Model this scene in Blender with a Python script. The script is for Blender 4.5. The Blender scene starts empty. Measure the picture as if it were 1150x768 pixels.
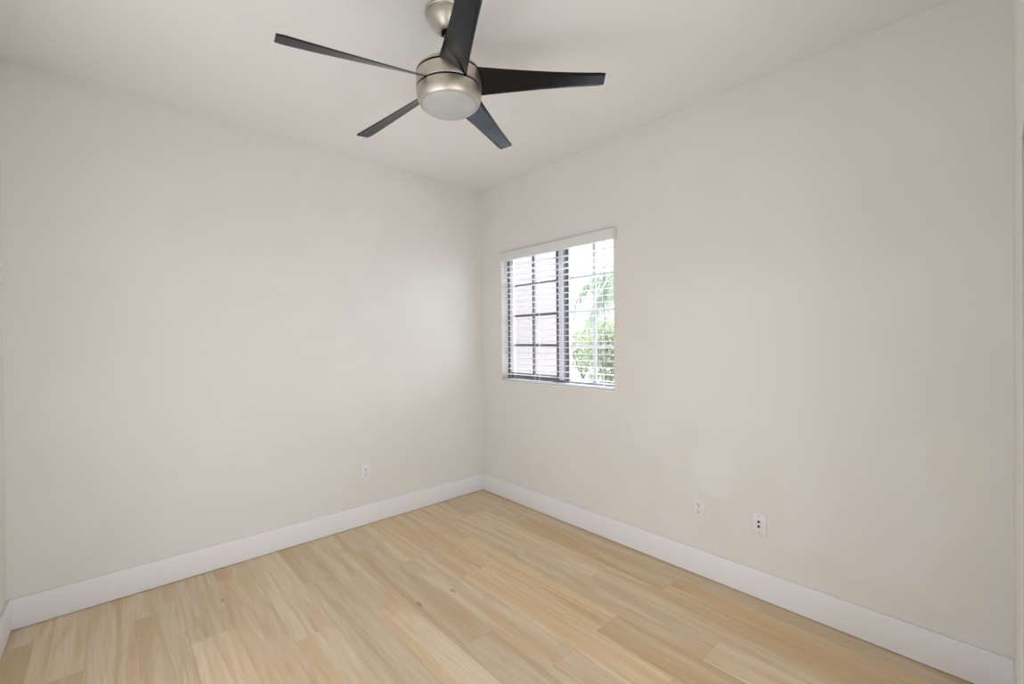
import bpy, bmesh, math, random
from mathutils import Vector, Matrix

random.seed(7)
scene = bpy.context.scene
col = scene.collection

# ------------------------------------------------------------------ camera
cam_data = bpy.data.cameras.new('camera')
cam_data.sensor_width = 36.0
cam_data.lens = 493.34 * 36.0 / 1150.0
cam_data.clip_start = 0.01
cam = bpy.data.objects.new('camera', cam_data)
col.objects.link(cam)
R_ = Vector((0.74023815, -0.67229057, -0.00853687))
U_ = Vector((0.00970863, -0.00200769, 0.99995085))
F_ = Vector((0.67227467, 0.74028465, -0.00504085))
M = Matrix.Identity(4)
for r in range(3):
    M[r][0], M[r][1], M[r][2] = R_[r], U_[r], -F_[r]
M[0][3], M[1][3], M[2][3] = -2.5245694, -3.19693823, 1.38084434
cam.matrix_world = M
scene.camera = cam

# ------------------------------------------------------------------ colour management, sky, lights
scene.view_settings.view_transform = 'Standard'
scene.view_settings.look = 'None'
scene.view_settings.exposure = 0.0
scene.view_settings.gamma = 1.0
scene.view_settings.use_curve_mapping = False

SKY = 5.2
SUN = 10.0
HALL = 13.5
HALL_UP = 10.0
NEXT = 22.5
NEXT_UP = 12.0
HALL_C = (0.965, 1.0, 1.06)
NEXT_C = (0.965, 1.0, 1.06)
world = bpy.data.worlds.new('overcast_sky')
scene.world = world
world.use_nodes = True
bg = world.node_tree.nodes['Background']
bg.inputs[0].default_value = (0.86, 0.93, 1.0, 1)
bg.inputs[1].default_value = SKY

sun_d = bpy.data.lights.new('sun', 'SUN')
sun_d.energy = SUN
sun_d.angle = math.radians(3)
sun_d.color = (0.96, 0.98, 1.0)
sun = bpy.data.objects.new('sun', sun_d)
col.objects.link(sun)
sun.rotation_euler = Vector((-0.50, -0.06, -0.86)).to_track_quat('-Z', 'Y').to_euler()


def area_light(name, loc, direction, sx, sy, power, color):
    d = bpy.data.lights.new(name, 'AREA')
    d.shape = 'RECTANGLE'
    d.size, d.size_y = sx, sy
    d.energy = power
    d.color = color
    o = bpy.data.objects.new(name, d)
    col.objects.link(o)
    o.location = loc
    o.rotation_euler = Vector(direction).to_track_quat('-Z', 'Y').to_euler()
    return o


# added fill lights in two unseen rooms, shining in through openings beside the camera;
# the tilted ones aim their fill up at the ceiling
area_light('hall_fill', (-3.12, -1.95, 1.15), (1, 0, 0), 1.7, 1.9, HALL, HALL_C)
area_light('hall_fill_up', (-3.12, -1.95, 0.55), (1, 0, 0.9), 1.7, 0.7, HALL_UP, HALL_C)
area_light('next_room_fill', (-1.80, -4.40, 1.20), (0, 1, 0), 1.7, 1.8, NEXT, NEXT_C)
area_light('next_room_fill_up', (-1.80, -4.10, 0.15), (0, 1, 0.9), 1.7, 0.9, NEXT_UP, NEXT_C)

# ------------------------------------------------------------------ helpers


def tag(o, label=None, cat=None, group=None, kind=None):
    if label: o['label'] = label
    if cat: o['category'] = cat
    if group: o['group'] = group
    if kind: o['kind'] = kind
    return o


def empty(name, loc=(0, 0, 0), rz=0.0):
    o = bpy.data.objects.new(name, None)
    o.empty_display_size = 0.05
    col.objects.link(o)
    o.location = loc
    o.rotation_euler = (0, 0, rz)
    return o


def obj(name, bm, mat, parent=None, smooth=None):
    """link a bmesh as one object; smooth = angle in degrees below which edges shade smooth"""
    bmesh.ops.recalc_face_normals(bm, faces=bm.faces[:])
    if smooth is not None:
        lim = math.radians(smooth)
        for f in bm.faces:
            f.smooth = True
        for e in bm.edges:
            if len(e.link_faces) == 2 and e.calc_face_angle(0) > lim:
                e.smooth = False
    me = bpy.data.meshes.new(name)
    bm.to_mesh(me)
    bm.free()
    me.materials.append(mat)
    o = bpy.data.objects.new(name, me)
    col.objects.link(o)
    if parent:
        o.parent = parent
    return o


def box(bm, x0, x1, y0, y1, z0, z1, bevel=0.0, seg=2):
    vs = [bm.verts.new((x, y, z)) for x in (x0, x1) for y in (y0, y1) for z in (z0, z1)]
    idx = [(0, 1, 3, 2), (4, 6, 7, 5), (0, 4, 5, 1), (2, 3, 7, 6), (0, 2, 6, 4), (1, 5, 7, 3)]
    fs = [bm.faces.new([vs[i] for i in f]) for f in idx]
    if bevel > 0:
        es = list({e for f in fs for e in f.edges})
        bmesh.ops.bevel(bm, geom=es, offset=bevel, segments=seg, profile=0.5, affect='EDGES')


def boxes(*args, bevel=0.0):
    bm = bmesh.new()
    for a in args:
        box(bm, *a, bevel=bevel)
    return bm


def lathe(bm, profile, n=64, center=(0, 0), xf=None):
    rings = []
    for (r, z) in profile:
        if r < 1e-6:
            rings.append([bm.verts.new((center[0], center[1], z))])
        else:
            rings.append([bm.verts.new((center[0] + r * math.cos(2 * math.pi * k / n),
                                        center[1] + r * math.sin(2 * math.pi * k / n), z)) for k in range(n)])
    for a, b in zip(rings[:-1], rings[1:]):
        for k in range(n):
            k2 = (k + 1) % n
            if len(a) == 1 and len(b) == 1:
                continue
            if len(a) == 1:
                bm.faces.new((a[0], b[k], b[k2]))
            elif len(b) == 1:
                bm.faces.new((a[k], b[0], a[k2]))
            else:
                bm.faces.new((a[k], b[k], b[k2], a[k2]))
    if xf:
        for ring in rings:
            for v in ring:
                v.co = xf(v.co)


def tube(bm, pts, radii, n=8, cap=True):
    pts = [Vector(p) for p in pts]
    if not hasattr(radii, '__len__'):
        radii = [radii] * len(pts)
    rings = []
    for i, p in enumerate(pts):
        t = (pts[min(i + 1, len(pts) - 1)] - pts[max(i - 1, 0)]).normalized()
        a = t.cross(Vector((0.31, 0.17, 0.93)))
        if a.length < 0.05:
            a = t.cross(Vector((1, 0, 0)))
        a.normalize()
        b = t.cross(a)
        rings.append([bm.verts.new(p + (a * math.cos(2 * math.pi * k / n) + b * math.sin(2 * math.pi * k / n)) * radii[i])
                      for k in range(n)])
    for r0, r1 in zip(rings[:-1], rings[1:]):
        for k in range(n):
            k2 = (k + 1) % n
            bm.faces.new((r0[k], r1[k], r1[k2], r0[k2]))
    if cap:
        bm.faces.new(rings[0])
        bm.faces.new(rings[-1][::-1])


# ------------------------------------------------------------------ materials


def mat(name, color, rough=0.5, metal=0.0, spec=0.5, coat=0.0):
    m = bpy.data.materials.new(name)
    m.use_nodes = True
    b = m.node_tree.nodes['Principled BSDF']
    b.inputs['Base Color'].default_value = (*color, 1)
    b.inputs['Roughness'].default_value = rough
    b.inputs['Metallic'].default_value = metal
    b.inputs['Specular IOR Level'].default_value = spec
    b.inputs['Coat Weight'].default_value = coat
    return m


class NT:
    """small node-building helper"""

    def __init__(self, m):
        self.t = m.node_tree
        self.n = self.t.nodes
        self.b = self.n['Principled BSDF']

    def node(self, kind, **inp):
        nd = self.n.new(kind)
        for k, v in inp.items():
            self.set(nd, k, v)
        return nd

    def set(self, nd, k, v):
        s = nd.inputs[k] if not isinstance(k, int) else nd.inputs[k]
        if isinstance(v, bpy.types.NodeSocket):
            self.t.links.new(v, s)
        else:
            s.default_value = v

    def math(self, op, a, b=0.0, clamp=False):
        nd = self.n.new('ShaderNodeMath')
        nd.operation = op
        nd.use_clamp = clamp
        self.set(nd, 0, a)
        self.set(nd, 1, b)
        return nd.outputs[0]

    def mix(self, f, a, b, mode='MIX'):
        nd = self.n.new('ShaderNodeMixRGB')
        nd.blend_type = mode
        self.set(nd, 0, f)
        for i, v in ((1, a), (2, b)):
            self.set(nd, i, v if isinstance(v, bpy.types.NodeSocket) else (*v, 1))
        return nd.outputs[0]

    def ramp(self, f, p0, p1, c0=(0, 0, 0), c1=(1, 1, 1), interp='EASE'):
        nd = self.n.new('ShaderNodeValToRGB')
        nd.color_ramp.interpolation = interp
        nd.color_ramp.elements[0].position = p0
        nd.color_ramp.elements[1].position = p1
        nd.color_ramp.elements[0].color = (*c0, 1)
        nd.color_ramp.elements[1].color = (*c1, 1)
        self.set(nd, 0, f)
        return nd.outputs[0]

    def noise(self, vec, scale, detail=3.0, rough=0.5, dist=0.0):
        nd = self.n.new('ShaderNodeTexNoise')
        self.set(nd, 'Vector', vec)
        nd.inputs['Scale'].default_value = scale
        nd.inputs['Detail'].default_value = detail
        nd.inputs['Roughness'].default_value = rough
        nd.inputs['Distortion'].default_value = dist
        return nd.outputs['Fac']

    def coords(self):
        return self.n.new('ShaderNodeTexCoord').outputs['Object']

    def bump(self, h, strength, dist=0.002):
        nd = self.n.new('ShaderNodeBump')
        self.set(nd, 'Height', h)
        nd.inputs['Strength'].default_value = strength
        nd.inputs['Distance'].default_value = dist
        self.t.links.new(nd.outputs[0], self.b.inputs['Normal'])


def paint(name, color, patch=None, rough=0.75, orange=0.12, blotch=0.012):
    """matte wall paint with roller texture and faint touch-up blotches"""
    m = mat(name, color, rough, spec=0.25)
    g = NT(m)
    co = g.coords()
    n1 = g.noise(co, 1.3, 4, 0.6, 0.4)
    msk = g.ramp(n1, 0.47, 0.56)
    hi = tuple(min(1, c * (1 + blotch)) for c in color)
    lo = tuple(c * (1 - blotch * 0.6) for c in color)
    c = g.mix(msk, lo, hi)
    if patch:
        # rolled-on touch-up areas with ragged borders on this wall (y, z boxes)
        sx = g.n.new('ShaderNodeSeparateXYZ')
        g.set(sx, 0, co)
        w = g.math('MULTIPLY', g.math('SUBTRACT', g.noise(co, 4.0, 4, 0.6), 0.5), 0.34)
        for (y0, y1, z0, z1, soft, tone) in patch:
            cy, hy, cz, hz = (y0 + y1) / 2, abs(y1 - y0) / 2, (z0 + z1) / 2, (z1 - z0) / 2
            dy = g.math('SUBTRACT', g.math('ABSOLUTE', g.math('SUBTRACT', sx.outputs[1], cy)), hy)
            dz = g.math('SUBTRACT', g.math('ABSOLUTE', g.math('SUBTRACT', sx.outputs[2], cz)), hz)
            d = g.math('ADD', g.math('MAXIMUM', dy, dz), w)
            f = g.math('SUBTRACT', 0.5, g.math('DIVIDE', d, soft), True)
            c = g.mix(f, c, tone)
    g.t.links.new(c, g.b.inputs['Base Color'])
    g.bump(g.noise(co, 160, 2, 0.5), orange, 0.001)
    return m


WALL = (0.82, 0.80, 0.76)
m_wall = paint('wall_paint', WALL)
m_wall_e = paint('wall_paint_touched_up', WALL, patch=[
    (-2.95, -1.72, 0.78, 1.72, 0.25, (0.850, 0.834, 0.806)),
    (-3.02, -2.45, 0.28, 0.95, 0.06, (0.850, 0.834, 0.806)),
    (-2.20, -1.98, 0.52, 0.72, 0.05, (0.850, 0.834, 0.806)),
    (-2.02, -1.78, 0.20, 0.29, 0.05, (0.850, 0.834, 0.806))])
m_ceil = paint('ceiling_paint', (0.87, 0.862, 0.845), blotch=0.006)
m_trim = mat('white_trim_enamel', (0.90, 0.90, 0.915), 0.4, spec=0.4)
m_jamb_shade = mat('jamb_shade_grey', (0.30, 0.285, 0.265), 0.5)  # grey paints in the shade on the south opening's jamb
m_plastic = mat('white_plastic', (0.85, 0.85, 0.86), 0.35)
m_slot = mat('dark_socket_holes', (0.03, 0.03, 0.03), 0.6)
m_screw = mat('painted_screw_head', (0.62, 0.62, 0.62), 0.4, 0.3)
m_blind = mat('white_blind_vinyl', (0.88, 0.885, 0.90), 0.38)
m_valance = mat('valance_vinyl', (0.80, 0.80, 0.785), 0.45)
m_cord = mat('white_cord', (0.82, 0.82, 0.84), 0.8)
m_pullcord = mat('backlit_pull_cord', (0.42, 0.43, 0.42), 0.8)  # white cord greyed to paint in its backlit shade
m_bronze = mat('dark_bronze_aluminium', (0.035, 0.035, 0.045), 0.42, spec=0.5)
m_track = mat('slat_lit_sill_track', (0.20, 0.21, 0.27), 0.4)  # bronze track lightened to paint in the bounce off the slats
m_sash = mat('greyed_sash_aluminium', (0.12, 0.115, 0.125), 0.45)
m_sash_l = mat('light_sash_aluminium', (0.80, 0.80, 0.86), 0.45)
m_grid = mat('grey_glazing_bars', (0.09, 0.085, 0.09), 0.5)
m_grid_glare = mat('glare_paled_glazing_bars', (0.50, 0.51, 0.53), 0.5)  # same bars as the left, paled to paint in the window glare

# glass: clear with a weak mirror reflection
m_glass = bpy.data.materials.new('window_glass')
m_glass.use_nodes = True
t = m_glass.node_tree
t.nodes.remove(t.nodes['Principled BSDF'])
tr = t.nodes.new('ShaderNodeBsdfTransparent')
gl = t.nodes.new('ShaderNodeBsdfGlossy')
gl.inputs['Roughness'].default_value = 0.02
lw = t.nodes.new('ShaderNodeLayerWeight')
lw.inputs['Blend'].default_value = 0.5
pw = t.nodes.new('ShaderNodeMath')
pw.operation = 'POWER'
t.links.new(lw.outputs['Facing'], pw.inputs[0])
pw.inputs[1].default_value = 5.0
fr = t.nodes.new('ShaderNodeMath')
fr.operation = 'MULTIPLY_ADD'
t.links.new(pw.outputs[0], fr.inputs[0])
fr.inputs[1].default_value = 0.8
fr.inputs[2].default_value = 0.03
mx = t.nodes.new('ShaderNodeMixShader')
t.links.new(fr.outputs[0], mx.inputs[0])
t.links.new(tr.outputs[0], mx.inputs[1])
t.links.new(gl.outputs[0], mx.inputs[2])
t.links.new(mx.outputs[0], t.nodes['Material Output'].inputs[0])

# brushed nickel, brushed around the axis
m_nickel = mat('brushed_nickel', (0.62, 0.575, 0.50), 0.30, 1.0)
g = NT(m_nickel)
mp = g.node('ShaderNodeMapping', Vector=g.coords())
mp.inputs['Scale'].default_value = (3, 3, 240)
br = g.noise(mp.outputs[0], 4, 3, 0.6)
g.t.links.new(g.ramp(br, 0.2, 0.8, (0.36,) * 3, (0.48,) * 3), g.b.inputs['Roughness'])

m_black = mat('matte_black', (0.003, 0.003, 0.003), 0.7, spec=0.1)
m_blade = mat('satin_black_fan_blade', (0.002, 0.0022, 0.0035), 0.24, spec=0.48)
g = NT(m_blade)
g.b.inputs['Specular Tint'].default_value = (0.78, 0.86, 1.0, 1)  # blue tint puts the daylight sheen into the blade's reflections
g.bump(g.noise(g.coords(), 260, 2, 0.5), 0.05, 0.0005)
m_opal = mat('opal_glass', (0.48, 0.50, 0.485), 0.35, spec=0.5)

# light oak planks
m_floor = mat('light_oak_planks', (0.6, 0.45, 0.3), 0.42, spec=0.5)
g = NT(m_floor)
at = g.n.new('ShaderNodeAttribute')
at.attribute_name = 'plank'
rnd = g.n.new('ShaderNodeSeparateColor')
g.set(rnd, 0, at.outputs['Color'])
r1, r2, r3 = rnd.outputs[0], rnd.outputs[1], rnd.outputs[2]
co = g.coords()
sep = g.n.new('ShaderNodeSeparateXYZ')
g.set(sep, 0, co)
cmb = g.n.new('ShaderNodeCombineXYZ')
g.set(cmb, 0, g.math('ADD', sep.outputs[0], g.math('MULTIPLY', r2, 31.0)))
g.set(cmb, 1, g.math('ADD', sep.outputs[1], g.math('MULTIPLY', r3, 57.0)))
pc = cmb.outputs[0]


def scaled(v, s):
    nd = g.n.new('ShaderNodeMapping')
    g.set(nd, 'Vector', v)
    nd.inputs['Scale'].default_value = s
    return nd.outputs[0]


streak = g.noise(scaled(pc, (13, 0.8, 1)), 1.0, 5, 0.6, 1.2)         # broad colour streaks along the board
fine = g.noise(scaled(pc, (120, 3.0, 1)), 1.0, 3, 0.6, 0.2)          # pores
cloud = g.noise(scaled(pc, (9.0, 1.3, 1)), 1.0, 3, 0.5, 0.9)
wv = g.n.new('ShaderNodeTexWave')
wv.bands_direction = 'X'
g.set(wv, 'Vector', scaled(pc, (1.0, 0.16, 1)))
wv.inputs['Scale'].default_value = 11.0
wv.inputs['Distortion'].default_value = 14.0
wv.inputs['Detail'].default_value = 2.0
wv.inputs['Detail Scale'].default_value = 1.2
wood = g.mix(g.ramp(streak, 0.34, 0.68), (0.78, 0.57, 0.345), (0.875, 0.735, 0.55))
wood = g.mix(g.math('MULTIPLY', g.ramp(cloud, 0.57, 0.75), 0.60), wood, (0.68, 0.44, 0.235))
wood = g.mix(g.math('MULTIPLY', g.ramp(wv.outputs['Fac'], 0.6, 1.0), 0.12), wood, (0.54, 0.39, 0.24))
wood = g.mix(g.math('MULTIPLY', g.ramp(fine, 0.55, 0.75), 0.12), wood, (0.46, 0.33, 0.21))
tone = g.ramp(r1, 0.0, 1.0, (0.83, 0.82, 0.80), (1.03, 1.02, 1.01), 'LINEAR')
wood = g.mix(1.0, wood, tone, 'MULTIPLY')
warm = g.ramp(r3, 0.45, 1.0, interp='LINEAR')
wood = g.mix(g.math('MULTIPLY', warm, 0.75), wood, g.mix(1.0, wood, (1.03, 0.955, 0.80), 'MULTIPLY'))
band = g.noise(scaled(pc, (16, 0.55, 1)), 1.0, 3, 0.55, 1.0)            # soft brown heartwood streaks
wood = g.mix(g.math('MULTIPLY', g.ramp(band, 0.58, 0.74), 0.6), wood, (0.60, 0.40, 0.225))
# knots
vor = g.n.new('ShaderNodeTexVoronoi')
g.set(vor, 'Vector', scaled(pc, (5.0, 2.3, 1)))
vor.inputs['Scale'].default_value = 1.0
kn = g.ramp(vor.outputs['Distance'], 0.02, 0.085, (1, 1, 1), (0, 0, 0))
vs = g.n.new('ShaderNodeSeparateColor')
g.set(vs, 0, vor.outputs['Color'])
pick = g.math('GREATER_THAN', vs.outputs[0], 0.45)
wood = g.mix(g.math('MULTIPLY', g.math('MULTIPLY', kn, pick), 0.62), wood, (0.27, 0.17, 0.10))
g.t.links.new(wood, g.b.inputs['Base Color'])
g.t.links.new(g.ramp(fine, 0.3, 0.8, (0.38,) * 3, (0.5,) * 3), g.b.inputs['Roughness'])
g.bump(fine, 0.08, 0.0006)


def leaf_mat(name, c0, c1):
    m = mat(name, c0, 0.5, spec=0.3)
    g = NT(m)
    g.t.links.new(g.mix(g.ramp(g.noise(g.coords(), 9, 2), 0.35, 0.65), c0, c1), g.b.inputs['Base Color'])
    tl = g.n.new('ShaderNodeBsdfTranslucent')
    tl.inputs['Color'].default_value = (c1[0] * 1.3, c1[1] * 1.5, c1[2] * 1.0, 1)
    ms = g.n.new('ShaderNodeMixShader')
    ms.inputs[0].default_value = 0.4
    g.t.links.new(g.b.outputs[0], ms.inputs[1])
    g.t.links.new(tl.outputs[0], ms.inputs[2])
    g.t.links.new(ms.outputs[0], g.n['Material Output'].inputs[0])
    return m


m_leaf = leaf_mat('shrub_leaves', (0.19, 0.215, 0.15), (0.29, 0.305, 0.24))
m_leaf2 = leaf_mat('tree_leaves', (0.17, 0.195, 0.17), (0.25, 0.275, 0.24))
m_palm = leaf_mat('palm_leaves', (0.24, 0.29, 0.26), (0.36, 0.41, 0.37))
m_bark = mat('grey_bark', (0.24, 0.19, 0.15), 0.9)
g = NT(m_bark)
g.bump(g.noise(g.coords(), 30, 4), 0.6, 0.02)
m_stucco = mat('pale_pink_stucco', (0.325, 0.294, 0.290), 0.95, spec=0.1)
g = NT(m_stucco)
g.bump(g.noise(g.coords(), 70, 4, 0.6), 0.15, 0.003)
m_ground = mat('pale_bounce_ground', (0.48, 0.48, 0.47), 0.9)  # unseen ground, made pale to bounce light up to the ceiling and fan
g = NT(m_ground)
g.t.links.new(g.mix(g.noise(g.coords(), 3, 5), (0.25, 0.25, 0.25), (0.30, 0.30, 0.30)), g.b.inputs['Base Color'])
m_addedfloor = mat('added_room_oak_floor', (0.62, 0.47, 0.31), 0.5)

# ------------------------------------------------------------------ room shell
H = 2.74
L = 2.915
W = 3.2425
T = 0.15
WY0, WY1, WZ0, WZ1 = -1.450, -0.285, 1.016, 2.140       # window opening in the east wall


def struct(o):
    o['kind'] = 'structure'
    return o


# floor: planks 0.1785 m wide laid along y, staggered joints read from the photograph
PW = 0.1785
joint = {13: -1.05, 12: -0.315, 11: -0.721, 10: -0.19, 9: -1.03, 8: -0.55, 7: -1.067, 6: -0.37, 5: -0.72, 4: -1.10,
         3: -0.71, 2: -1.136, 1: -0.40, 0: -0.75, -1: -0.87, 14: -0.6, 15: -0.2}
bm = bmesh.new()
pl = bm.loops.layers.color.new('plank')
for k in range(-1, 16):
    xr = min(-0.1315 - PW * k, 0.0)
    xl = max(-0.1315 - PW * (k + 1), -L - 0.001)
    if xl >= xr:
        continue
    y = joint[k] + 1.213
    while y > -W - 0.2:
        ya, yb = min(y, 0.0), max(y - 1.213, -W - 0.15)
        y -= 1.213
        if ya <= yb:
            continue
        n0 = len(bm.faces)
        ga = 0.0005
        vs_ = [bm.verts.new(v) for v in ((xl + ga, yb + ga, 0), (xr - ga, yb + ga, 0), (xr - ga, ya - ga, 0), (xl + ga, ya - ga, 0))]
        f = bm.faces.new(vs_)
        rc = (random.random(), random.random(), random.uniform(0.6, 1.0) if k <= 4 else random.uniform(0.0, 0.8), 1)  # right-hand boards lean warm: browner boards plus warmer light painted in
        for lp in f.loops:
            lp[pl] = rc
# body under the planks
n_before = len(bm.faces)
box(bm, -L - T, T, -W - T, T, -0.12, -0.0015)
bm.faces.ensure_lookup_table()
for f in bm.faces[n_before:]:
    for lp in f.loops:
        lp[pl] = (0.0, 0.5, 0.5, 1)
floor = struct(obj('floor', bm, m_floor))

struct(obj('ceiling', boxes((-L - T, T, -W - T, T, H, H + 0.15)), m_ceil))
struct(obj('wall_north', boxes((-L - T, T, 0, T, -0.12, H)), m_wall))
struct(obj('wall_east', boxes((0, T, -W - T, WY0, -0.12, H), (0, T, WY1, 0, -0.12, H),
                              (0, T, WY0, WY1, -0.12, WZ0), (0, T, WY0, WY1, WZ1, H)), m_wall_e))
# south wall with its opening left clear for fill from the added room
CX0, CX1, CZ = -2.75, -0.80, 1.885
struct(obj('wall_south', boxes((-L - T, CX0, -W - T, -W, -0.12, H), (CX1, T, -W - T, -W, -0.12, H),
                               (CX0, CX1, -W - T, -W, CZ, H)), m_wall))
struct(obj('shade_trim_1', boxes((CX1 - 0.012, CX1, -W - T, -W - 0.0008, 0.0, CZ), (CX0, CX1 - 0.012, -W - T, -W - 0.0008, CZ - 0.012, CZ)), m_jamb_shade))  # thin board added to carry the shade's grey on the opening's edges
# west wall with an added opening for the hall fill lights
DY0, DY1, DZ = -2.85, -1.05, 2.15
struct(obj('wall_west', boxes((-L - T, -L, -W - T, DY0, -0.12, H), (-L - T, -L, DY1, T, -0.12, H),
                              (-L - T, -L, DY0, DY1, DZ, H)), m_wall))

# added hall around those lights, closed so the sky stays out
HX = -L - T - 1.3
struct(obj('wall_added_hall', boxes((HX - 0.1, HX, -3.7, -0.2, -0.12, H), (HX, -L - T, -0.3, -0.2, -0.12, H),
                              (HX, -L - T, -3.7, -3.6, -0.12, H)), m_wall))
struct(obj('wall_added_room', boxes((CX0 - 0.3, CX1 + 0.3, -5.1, -5.0, -0.12, H), (CX0 - 0.3, CX0 - 0.2, -5.0, -W - T, -0.12, H),
                                   (CX1 + 0.2, CX1 + 0.3, -5.0, -W - T, -0.12, H)), m_wall))  # added room around the other fill lights
struct(obj('ceiling_added_room', boxes((CX0 - 0.3, CX1 + 0.3, -5.1, -W - T, H, H + 0.15)), m_ceil))
struct(obj('floor_added_room', boxes((CX0 - 0.3, CX1 + 0.3, -5.1, -W - T, -0.12, 0.0)), m_addedfloor))
struct(obj('ceiling_added_hall', boxes((HX - 0.1, -L - T, -3.7, -0.2, H, H + 0.15)), m_ceil))
struct(obj('floor_added_hall', boxes((HX - 0.1, -L - T, -3.7, -0.2, -0.12, 0.0)), m_addedfloor))


def skirting(name, runs):
    """baseboards with an eased top edge; a run is x0, x1, y0, y1"""
    bm = bmesh.new()
    for (x0, x1, y0, y1) in runs:
        box(bm, x0, x1, y0, y1, 0.002, 0.150, bevel=0.0045, seg=3)
    return struct(obj(name, bm, m_trim, smooth=40))


BT = 0.015
skirting('baseboard_north', [(-L, 0, -BT, 0)])
skirting('baseboard_east', [(-BT, 0, -W, -BT)])
skirting('baseboard_south', [(CX1 + 0.0, -BT, -W, -W + 0.004)])
skirting('baseboard_west', [(-L, -L + BT, DY1, -BT)])

# ------------------------------------------------------------------ window in the east wall
win = struct(empty('window_1', (0, 0, 0)))
FX0, FX1 = 0.075, 0.135
bm = boxes((FX0, FX1, WY1 - 0.016, WY1, WZ0, WZ1), (FX0, FX1, WY0, WY0 + 0.016, WZ0, WZ1),
           (FX0, FX1, WY0 + 0.016, WY1 - 0.016, WZ1 - 0.02, WZ1), bevel=0.0015)
obj('window_frame', bm, m_bronze, win)
obj('sill_track', boxes((FX0, FX1, WY0 + 0.016, WY1 - 0.016, WZ0, 1.058), bevel=0.0015), m_track, win)
# sliding sash (left half, nearer the room)
SA, SB = -0.300, -0.905
bm = boxes((0.080, 0.104, SA - 0.010, SA, 1.060, 2.118), (0.080, 0.104, -0.880, -0.853, 1.060, 2.118),
           (0.080, 0.104, -0.858, SA - 0.009, 1.060, 1.094), (0.080, 0.104, -0.858, SA - 0.009, 2.098, 2.118), bevel=0.0015)
sash = obj('sliding_sash', bm, m_sash, win)
obj('sash_stile', boxes((0.079, 0.105, -0.352, SA - 0.010, 1.094, 2.098), (0.080, 0.104, -0.915, -0.879, 1.060, 2.118), bevel=0.0015), m_sash_l, sash)
bm = boxes((0.086, 0.098, -0.605, -0.580, 1.094, 2.098))
for z in (1.334, 1.588, 1.846):
    box(bm, 0.0855, 0.0985, -0.857, -0.352, z - 0.010, z + 0.010)
obj('glazing_bars', bm, m_grid, sash)
obj('pane', boxes((0.090, 0.094, -0.865, -0.34, 1.085, 2.105)), m_glass, sash)
# fixed light (right half)
bm = boxes((0.108, 0.130, -0.958, -0.895, 1.058, 2.12), bevel=0.0015)
fixed = obj('fixed_light', bm, m_sash, win)
obj('fixed_stile', boxes((0.108, 0.130, -0.972, -0.958, 1.058, 2.12), bevel=0.0015), m_sash_l, fixed)
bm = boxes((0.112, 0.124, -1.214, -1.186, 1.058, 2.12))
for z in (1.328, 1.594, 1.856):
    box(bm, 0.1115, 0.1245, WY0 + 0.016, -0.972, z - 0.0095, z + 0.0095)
obj('glazing_bars', bm, m_grid_glare, fixed)
obj('pane', boxes((0.116, 0.120, WY0 + 0.012, -0.955, 1.05, 2.10)), m_glass, fixed)
obj('window_sill', boxes((-0.004, FX0, WY0, WY1, WZ0, WZ0 + 0.011), bevel=0.002), m_trim, win, smooth=40)

# ------------------------------------------------------------------ window blind
blind = tag(empty('window_blind', (0.03, -0.8675, WZ0 + 0.012)),
            'white horizontal slat blind hanging open in the window', 'blind')
BX, BY, BZ = blind.location


def bl(*a):
    return (a[0] - BX, a[1] - BX, a[2] - BY, a[3] - BY, a[4] - BZ, a[5] - BZ)


# valance with end returns to the wall
bm = boxes(bl(-0.045, -0.033, -1.478, -0.287, 2.054, 2.126), bevel=0.003)
for (y0, y1) in ((-1.478, -1.467), (-0.298, -0.287)):
    box(bm, *bl(-0.034, -0.001, y0, y1, 2.054, 2.126), bevel=0.002)
obj('valance', bm, m_valance, blind, smooth=40)
obj('head_rail', boxes(bl(0.006, 0.062, -1.443, -0.292, 2.072, 2.118), bevel=0.002), m_blind, blind)
bm = bmesh.new()
for k in range(21):
    z = 1.0835 + 0.0466 * k
    # gently crowned slat, 50 mm deep
    n = 5
    x0, x1 = 0.009, 0.059
    rows = []
    for i in range(n):
        u = i / (n - 1)
        x = x0 + (x1 - x0) * u
        zz = z + 0.0022 * (1 - (2 * u - 1) ** 2)
        rows.append([bm.verts.new((x - BX, y - BY, zz + dz - BZ)) for y in (-1.440, -0.295) for dz in (-0.0012, 0.0012)])
    for a, b in zip(rows[:-1], rows[1:]):
        bm.faces.new((a[0], a[2], b[2], b[0]))
        bm.faces.new((a[1], b[1], b[3], a[3]))
        bm.faces.new((a[0], b[0], b[1], a[1]))
        bm.faces.new((a[2], a[3], b[3], b[2]))
    bm.faces.new((rows[0][0], rows[0][1], rows[0][3], rows[0][2]))
    bm.faces.new((rows[-1][0], rows[-1][2], rows[-1][3], rows[-1][1]))
obj('slats', bm, m_blind, blind, smooth=30)
obj('bottom_rail', boxes(bl(0.008, 0.060, -1.440, -0.295, 1.0285, 1.0445), bevel=0.003), m_blind, blind, smooth=40)
for y in (-0.388, -0.685, -1.009, -1.318):
    bm = bmesh.new()
    for x in (0.0065, 0.0615):
        for dy in (-0.006, 0.006):
            tube(bm, [(x - BX, y + dy - BY, 1.04 - BZ), (x - BX, y + dy - BY, 2.08 - BZ)], 0.0011, 6)
    for k in range(21):
        z = 1.0815 + 0.0466 * k
        tube(bm, [(0.0065 - BX, y - 0.006 - BY, z - BZ), (0.0615 - BX, y - 0.006 - BY, z - BZ)], 0.0008, 4)
    obj('ladder_cord', bm, m_cord, blind)
bm = bmesh.new()
for dy in (-0.004, 0.004):
    tube(bm, [(-0.006 - BX, -1.376 + dy - BY, 2.08 - BZ), (-0.006 - BX, -1.376 + dy * 1.2 - BY, 1.60 - BZ),
              (-0.006 - BX, -1.376 + dy * 1.5 - BY, 1.24 - BZ)], 0.0014, 6)
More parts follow.
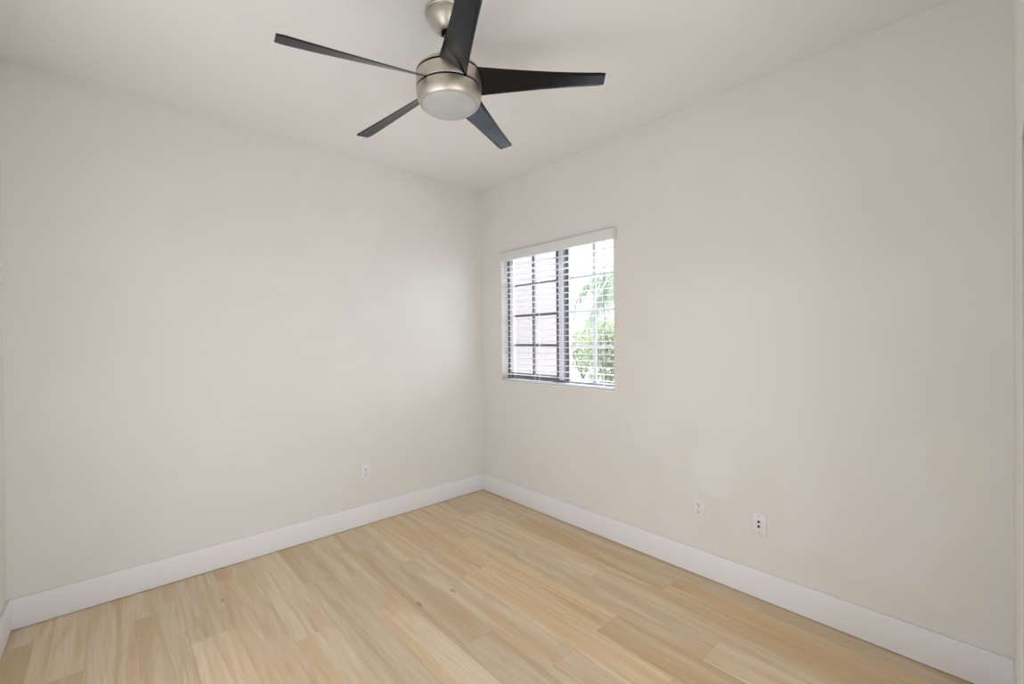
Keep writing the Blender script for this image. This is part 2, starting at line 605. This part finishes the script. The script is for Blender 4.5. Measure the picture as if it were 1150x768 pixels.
pull = obj('pull_cord', bm, m_pullcord, blind)
for dy in (-0.013, 0.011):
    bm = bmesh.new()
    lathe(bm, [(0.0, 1.242 - BZ), (0.0035, 1.240 - BZ), (0.0055, 1.215 - BZ), (0.0085, 1.190 - BZ), (0.0075, 1.184 - BZ), (0, 1.184 - BZ)],
          14, (-0.006 - BX, -1.376 + dy - BY))
    obj('tassel', bm, m_pullcord, pull, smooth=50)

# ------------------------------------------------------------------ ceiling fan
FC = Vector((-1.4885, -1.670, H))
fan = tag(empty('ceiling_fan', FC),
          'brushed nickel ceiling fan with five black blades and a frosted white light bowl', 'ceiling fan')
PIV = 2.70 - H                                # the ball joint lets the fan hang a little askew
Rt = Matrix.Rotation(-0.0332, 4, 'Y') @ Matrix.Rotation(-0.0024, 4, 'X')


def tilt(v):
    return Rt @ (Vector(v) - Vector((0, 0, PIV))) + Vector((0, 0, PIV))


def fan_lathe(name, prof, m, parent=fan, tilted=True, n=96, smooth=35):
    bm = bmesh.new()
    lathe(bm, [(r, z - H) for r, z in prof], n, (0, 0), tilt if tilted else None)
    return obj(name, bm, m, parent, smooth=smooth)


fan_lathe('canopy', [(0, 2.739), (0.086, 2.739), (0.0885, 2.736), (0.0885, 2.724), (0.086, 2.7205), (0.0790, 2.7195), (0.0785, 2.712),
                     (0.078, 2.704), (0.070, 2.690), (0.058, 2.674), (0.046, 2.662), (0.036, 2.655), (0.030, 2.653),
                     (0.029, 2.656), (0, 2.657)], m_nickel, tilted=False)
fan_lathe('hanger_ball', [(0, 2.662), (0.018, 2.660), (0.024, 2.654), (0.0235, 2.648), (0.017, 2.641), (0, 2.639)], m_black)
fan_lathe('downrod', [(0, 2.65), (0.013, 2.65), (0.013, 2.525), (0, 2.525)], m_nickel)
fan_lathe('rod_coupling', [(0, 2.565), (0.020, 2.565), (0.024, 2.560), (0.025, 2.522), (0, 2.518)], m_nickel)
fan_lathe('motor_cap', [(0, 2.526), (0.045, 2.525), (0.085, 2.519), (0.112, 2.508), (0.126, 2.497), (0.1335, 2.4860), (0.1335, 2.4828),
                        (0, 2.4825)], m_nickel)
fan_lathe('seam_ring', [(0, 2.4835), (0.1295, 2.4835), (0.1295, 2.4745), (0, 2.4745)], m_black)
fan_lathe('motor_housing', [(0, 2.4755), (0.1325, 2.4755), (0.1345, 2.4742), (0.1350, 2.450), (0.1350, 2.4230), (0.1340, 2.4215), (0, 2.4215)],
          m_nickel)
fan_lathe('seam_ring', [(0, 2.4220), (0.1290, 2.4220), (0.1290, 2.4140), (0, 2.4140)], m_black)
lk = fan_lathe('light_fitter', [(0, 2.4148), (0.1330, 2.4148), (0.1345, 2.4135), (0.1340, 2.398), (0.1315, 2.382), (0.1265, 2.368),
                                (0.1205, 2.3585), (0.1178, 2.3570), (0.1165, 2.3585), (0, 2.359)], m_nickel)
fan_lathe('light_bowl', [(0, 2.362), (0.1155, 2.362), (0.1155, 2.357), (0.1100, 2.3500), (0.0950, 2.3400), (0.0700, 2.3310), (0.0400, 2.3260),
                         (0, 2.3245)], m_opal, smooth=60)

A0 = math.radians(-45.249)
NS = 22
for i in range(5):
    a = A0 - i * 2 * math.pi / 5
    er = Vector((math.cos(a), math.sin(a), 0))
    et = Vector((er.y, -er.x, 0))
    bm = bmesh.new()
    secs = []
    for k in range(NS + 1):
        r = 0.085 + (0.6405 - 0.085) * k / NS
        s = min(max((r - 0.123) / (0.6405 - 0.123), -0.1), 1)
        q = max(1 - s, 0)
        hw = 0.0386 + 0.0142 * q ** 2.0
        zA = 2.4303 + 0.0483 * q ** 1.3
        zB = 2.4208 - 0.0026 * q + 0.0020 * math.sin(math.pi * max(s, 0))
        rnd_ = 0.0
        if k == NS:
            rnd_ = 0.004
        th = 0.0032
        ring = []
        NU = 10
        us = [1 - 2 * q_ / NU for q_ in range(NU + 1)]
        outline = [(u, th if 0.02 < (u + 1) / 2 < 0.98 else 0.0) for u in us] + [(u, -th) for u in us[::-1][1:-1]]
        for (u, dz) in outline:
            tt = (hw - rnd_) * u
            zc = (zA + zB) / 2 + (zA - zB) / 2 * u + dz
            ring.append(bm.verts.new(tilt(er * r + et * tt + Vector((0, 0, zc - H)))))
        secs.append(ring)
    for s0, s1 in zip(secs[:-1], secs[1:]):
        for k in range(len(s0)):
            k2 = (k + 1) % len(s0)
            bm.faces.new((s0[k], s1[k], s1[k2], s0[k2]))
    bm.faces.new(secs[0])
    bm.faces.new(secs[-1][::-1])
    obj('blade', bm, m_blade, fan, smooth=50)

# ------------------------------------------------------------------ wall plates (local frame: the wall is y = 0, the room is -y)


def rounded_disc(bm, cx, cz, rx, rz, y0, y1, n=28, flat=0.82):
    front, back = [], []
    for k in range(n):
        th = 2 * math.pi * k / n
        x, z = rx * math.cos(th), rz * math.sin(th)
        z = max(-rz * flat, min(rz * flat, z))
        front.append(bm.verts.new((cx + x * 0.96, y0, cz + z * 0.96)))
        back.append(bm.verts.new((cx + x, y1, cz + z)))
    bm.faces.new(front)
    bm.faces.new(back[::-1])
    for k in range(n):
        k2 = (k + 1) % n
        bm.faces.new((front[k], front[k2], back[k2], back[k]))


def screw(z, parent):
    bm = bmesh.new()
    lathe(bm, [(0, 0.0), (0.0034, 0.0), (0.0028, 0.0012), (0, 0.0015)], 16)
    for v in bm.verts:
        v.co = Vector((v.co.x, -0.0062 - v.co.z, z + v.co.y))
    obj('screw', bm, m_screw, parent, smooth=40)


def plate(bm):
    box(bm, -0.036, 0.036, -0.0063, 0.0, -0.056, 0.056, bevel=0.0028, seg=3)


def duplex(loc, rz, label):
    t = tag(empty('electrical_outlet', loc, rz), label, 'outlet', 'wall outlets')
    bm = bmesh.new()
    plate(bm)
    obj('cover_plate', bm, m_plastic, t, smooth=40)
    for cz in (0.0195, -0.0195):
        bm = bmesh.new()
        rounded_disc(bm, 0, cz, 0.0172, 0.0172, -0.0085, -0.004)
        rc_ = obj('receptacle', bm, m_plastic, t, smooth=40)
        bm = boxes((-0.0076, -0.0052, -0.0091, -0.0080, cz - 0.001, cz + 0.0075), (0.0052, 0.0076, -0.0091, -0.0080, cz, cz + 0.0068))
        rounded_disc(bm, 0, cz - 0.0075, 0.0032, 0.0034, -0.0091, -0.0080, 14, 1.0)
        obj('socket_slots', bm, m_slot, rc_)
    screw(0.0, t)
    return t


duplex((-1.125, 0, 0.398), 0, 'white duplex outlet low on the left wall without a window')
duplex((0, -2.030, 0.390), -math.pi / 2, 'white duplex outlet on the window wall, left of the cable plate')

t = tag(empty('cable_wall_plate', (0, -2.353, 0.395), -math.pi / 2),
        'white cable plate with two dark jacks right of the outlet on the window wall', 'wall plate')
bm = bmesh.new()
plate(bm)
obj('cover_plate', bm, m_plastic, t, smooth=40)
m_jack = mat('dark_metal_jack', (0.10, 0.09, 0.085), 0.35, 0.6)
for cz in (0.013, -0.012):
    bm = bmesh.new()
    lathe(bm, [(0, 0), (0.0062, 0), (0.0062, 0.004), (0.0048, 0.0045), (0.0048, 0.009), (0.0028, 0.009), (0.0028, 0.004), (0, 0.004)], 12)
    for v in bm.verts:
        v.co = Vector((v.co.x, -0.006 - v.co.z, cz + v.co.y))
    obj('jack', bm, m_jack, t, smooth=30)
screw(0.042, t)
screw(-0.042, t)

# ------------------------------------------------------------------ outside the window
struct(obj('ground', boxes((T, 40, -25, 40, -0.4, -0.2)), m_ground))

bm = boxes((T + 0.002, 1.04, -0.10, 3.2, -0.2, 3.6))
wing = obj('house_wing', bm, m_stucco)
tag(wing, 'pale pink stucco house wall seen through the left half of the window', 'building')


def leaf(bm, p, size, d=None, aspect=0.45):
    """one folded leaf of four triangles around point p"""
    d = d or Vector((random.gauss(0, 1), random.gauss(0, 1), random.gauss(-0.2, 0.8))).normalized()
    s = d.cross(Vector((random.gauss(0, 1), random.gauss(0, 1), random.gauss(0, 1)))).normalized() * size * aspect * 0.5
    up = d.cross(s).normalized() * size * 0.08
    a = bm.verts.new(p)
    b = bm.verts.new(p + d * size * 0.5 + s + up)
    c = bm.verts.new(p + d * size)
    e = bm.verts.new(p + d * size * 0.5 - s + up)
    m_ = bm.verts.new(p + d * size * 0.5)
    for f in ((a, b, m_), (b, c, m_), (c, e, m_), (e, a, m_)):
        bm.faces.new(f)


def blob_points(n, blobs):
    for _ in range(n):
        cx, cy, cz, rx, rz = random.choice(blobs)
        v = Vector((random.gauss(0, 1), random.gauss(0, 1), random.gauss(0, 1))).normalized() * random.uniform(0.55, 1.0) ** 0.5
        yield Vector((cx + v.x * rx, cy + v.y * rx, max(cz + v.z * rz, 0.05)))


def shrub(loc, h, w, n, label, m):
    t = tag(empty('garden_shrub', loc), label, 'shrub', 'shrubs outside the window')
    bm = bmesh.new()
    for k in range(7):
        an = k * 2.4
        tube(bm, [(0.03 * math.cos(an), 0.03 * math.sin(an), 0), (0.2 * w * math.cos(an), 0.2 * w * math.sin(an), h * 0.4),
                  (0.4 * w * math.cos(an), 0.4 * w * math.sin(an), h * 0.85)], [0.03, 0.02, 0.008], 6)
    obj('stems', bm, m_bark, t, smooth=60)
    blobs = [(random.uniform(-.3, .3) * w, random.uniform(-.3, .3) * w, h * random.uniform(.3, .75), w * .36, h * .28) for _ in range(8)]
    bm = bmesh.new()
    for p in blob_points(n, blobs):
        leaf(bm, p, random.uniform(0.09, 0.17))
    obj('foliage', bm, m, t)


shrub((8.4, 4.6, -0.2), 2.6, 1.7, 3600, 'bushy pale green shrub seen low in the middle of the window', m_leaf)
shrub((7.0, 2.3, -0.2), 2.3, 1.7, 3600, 'bushy pale green shrub seen low at the right edge of the window', m_leaf)
shrub((11.5, 8.0, -0.2), 2.7, 2.2, 3000, 'bushy shrub farther back beside the pink stucco wall', m_leaf)


def tree(loc, h, label):
    t = tag(empty('garden_tree', loc), label, 'tree')
    bm = bmesh.new()
    tube(bm, [(0, 0, 0), (0.05, 0.02, h * 0.3), (-0.03, 0.06, h * 0.6), (0.02, 0.0, h * 0.95)], [0.13, 0.1, 0.07, 0.02], 10)
    tips = []
    for k in range(16):
        an, z = k * 2.39, h * (0.38 + 0.035 * k)
        ln = h * (0.34 - 0.012 * k)
        e = Vector((math.cos(an) * ln, math.sin(an) * ln, z + ln * 0.35))
        tube(bm, [(0, 0, z), (e.x * 0.5, e.y * 0.5, z + ln * 0.25), e], [0.04, 0.025, 0.006], 6)
        for q in range(4):
            st = Vector((0, 0, z)).lerp(e, 0.45 + 0.17 * q)
            en = st + Vector((random.gauss(0, .35), random.gauss(0, .35), random.gauss(0.05, .25)))
            tube(bm, [st, en], [0.012, 0.004], 5)
            tips += [en, st.lerp(en, 0.6)]
    obj('trunk', bm, m_bark, t, smooth=60)
    bm = bmesh.new()
    for tp in tips:
        for _ in range(16):
            leaf(bm, tp + Vector((random.gauss(0, .16), random.gauss(0, .16), random.gauss(0, .13))), random.uniform(0.07, 0.13))
    obj('foliage', bm, m_leaf2, t)


tree((8.6, 3.3, -0.2), 5.6, 'loose leafy tree at the top right of the window behind the palm')

# palm: trunk, and arching fronds with drooping leaflets
PX, PY, PZ = 4.6, 1.15, -0.2
palm = tag(empty('palm_tree', (PX, PY, PZ)), 'green palm with drooping fronds outside the right half of the window', 'palm')
bm = bmesh.new()
tube(bm, [(0, 0, 0), (0.04, 0.02, 0.9), (0.02, -0.02, 1.8), (0, 0, 2.75)], [0.17, 0.13, 0.115, 0.12], 14)
obj('trunk', bm, m_bark, palm, smooth=60)
for k in range(12):
    an = math.radians(130 + k * 30)
    rise = 0.45 if k % 2 == 0 else 0.15
    ln = 1.45 if k % 2 == 0 else 1.25
    d = Vector((math.cos(an), math.sin(an), 0))
    pts = []
    for q in range(15):
        u = q / 14
        pts.append(Vector((0, 0, 2.75)) + d * ln * (u - 0.18 * u ** 3) + Vector((0, 0, rise * 2.2 * u - (rise * 1.6 + 0.75) * u * u)))
    bm = bmesh.new()
    tube(bm, pts, [0.018 - 0.0145 * q / 14 for q in range(15)], 6)
    side = d.cross(Vector((0, 0, 1)))
    for q in range(2, 15):
        for sub in (0, 0.5):
            if q == 14 and sub: continue
            p = pts[q].lerp(pts[min(q + 1, 14)], sub)
            tdir = (pts[min(q + 1, 14)] - pts[q - 1]).normalized()
            for sg in (-1, 1):
                sz = 0.62 * (1 - 0.5 * abs(q / 14 - 0.4)) * random.uniform(0.8, 1.1)
                v = (tdir * random.uniform(0.25, 0.6) + side * sg * random.uniform(0.2, 0.5) + Vector((0, 0, -1.0))).normalized()
                leaf(bm, p, sz, v, 0.05)
    obj('frond', bm, m_palm, palm)
